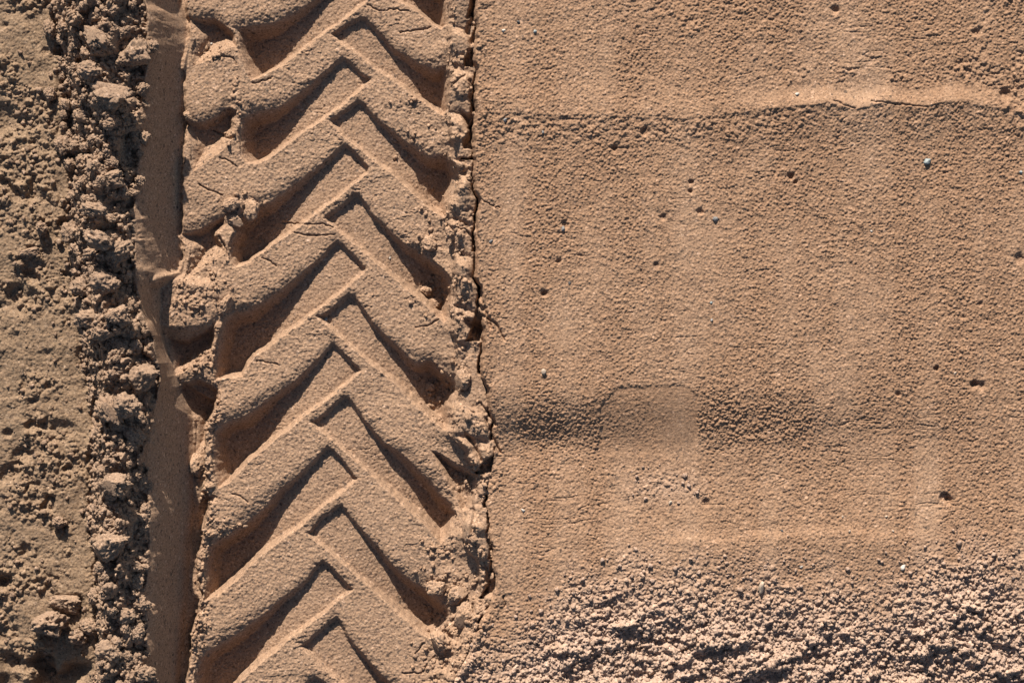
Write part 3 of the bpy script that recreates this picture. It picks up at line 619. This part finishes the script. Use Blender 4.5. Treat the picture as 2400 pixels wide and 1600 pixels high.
peb = [
 (1181,72,5.5,'w','tiny white pebble nearest the cracked upper edge of the track'),
 (1184,281,6,'g','grey pebble right of the track edge below the low ridge line'),
 (1254,74,5.5,'b','pale blue-grey pebble at the upper left of the smooth sand'),
 (1215,52,4.5,'d','dark pebble up and left of the pale blue-grey one'),
 (2172,379,10,'b','pale bluish shell-like flake in the smooth sand'),
 (1320,536,7,'g','grey pebble beside a small pit in the smooth sand'),
 (1676,513,7.5,'g','dark grey flat pebble near the middle of the smooth sand'),
 (1667,709,4.5,'b','small grey pebble above its near twin'),
 (1668,750,4.5,'g','small grey pebble below its near twin'),
 (1335,664,4.5,'d','dark upright grain with a short shadow on open sand'),
 (1868,221,5.5,'w','white pebble on the lit slope of the low ridge'),
 (2238,874,5,'p','pale pebble between two small dark pits'),
 (1275,870,9,'p','flat pale stone pressed into the sand left of the shaded dip'),
 (1226,1196,5.5,'w','white pebble near the track edge below the shaded dip'),
 (1571,1177,5.5,'p','pale pebble beside the rough crumbly patch under the smooth bump'),
 (2116,1329,8,'w','round whitish pebble at the edge of the loose crumbs'),
 (1833,1243,4,'d','dark grain standing alone above the loose crumbs'),
 (1878,1327,4.5,'w','white grain just above the loose crumbs'),
 (764,749,5,'b','bluish chip in the bend of a middle chevron'),
 (914,605,3.5,'w','tiny white grain on a right groove floor'),
 (506,641,4.5,'g','grey chip on the crumbly left shoulder block'),
 (1151,565,5.5,'g','grey pebble right of the crumbled lip of the track'),
 (495,103,3.5,'w','tiny white grain in the shaded shoulder pit'),
 (1975,1210,4,'p','left of two matching pale grains with thin shadows'),
 (2077,1210,4,'p','right of two matching pale grains with thin shadows'),
 (1991,1244,4,'p','lower left grain of four pale ones above the crumbs'),
 (2093,1244,4,'p','lower right grain of four pale ones above the crumbs'),
 (2393,404,5,'b','bluish pebble close to the right margin of the smooth sand'),
 (2042,542,4,'w','small white grain in the open right part of the smooth sand'),
 (1272,310,4.5,'g','small grey stone in the rough band under the low ridge'),
]
for k, (x, y, r, c, lab) in enumerate(peb):
    r *= 0.88
    put('pebble', pebble_mesh(500 + k, MS[c]), x, y, r, r, r, 53 * k, lab, 'pebble', sink=0.42)
put('twig_stub', clod_mesh('twig_stub', 600, 3, 2, (1, 1, 0.8), 0.02, MS['p']), 1784, 1376, 6, 15, 8, -6, 'pale stubby stick lying across the top of the loose crumbs', 'stick', sink=0.15)

# ------------------------------------------------------------------ light and camera
w = bpy.data.worlds.new('World'); bpy.context.scene.world = w; w.use_nodes = True
nt = w.node_tree; bg = nt.nodes['Background']
sky = nt.nodes.new('ShaderNodeTexSky'); sky.sky_type = 'NISHITA'; sky.sun_disc = False
sky.sun_elevation = math.radians(SUN_EL); sky.sun_rotation = math.radians(SUN_AZ)
nt.links.new(sky.outputs[0], bg.inputs[0]); bg.inputs[1].default_value = 0.05
L = bpy.data.lights.new('Sun', 'SUN'); L.energy = 5.0; L.angle = math.radians(0.5); L.color = (1.0, 0.91, 0.80)
so = bpy.data.objects.new('Sun', L); C.objects.link(so)
el, az = math.radians(SUN_EL), math.radians(SUN_AZ)
dirv = Vector((math.sin(az) * math.cos(el), math.cos(az) * math.cos(el), math.sin(el)))
so.rotation_euler = dirv.to_track_quat('Z', 'Y').to_euler(); so.location = dirv * 6

cam = bpy.data.cameras.new('Camera'); cam.sensor_width = 36; cam.lens = 36 * CAM_H / 2400.0; cam.clip_end = 200; cam.clip_start = 0.05
cm = bpy.data.objects.new('Camera', cam); C.objects.link(cm); cm.location = (0, 0, CAM_H / 1000.0)
S = bpy.context.scene; S.camera = cm
S.view_settings.view_transform = 'Standard'; S.view_settings.look = 'None'; S.view_settings.gamma = 1
S.view_settings.exposure = 1.0
S.render.resolution_x = 1024; S.render.resolution_y = 682
S.render.engine = 'CYCLES'
S.cycles.max_bounces = 5; S.cycles.diffuse_bounces = 2
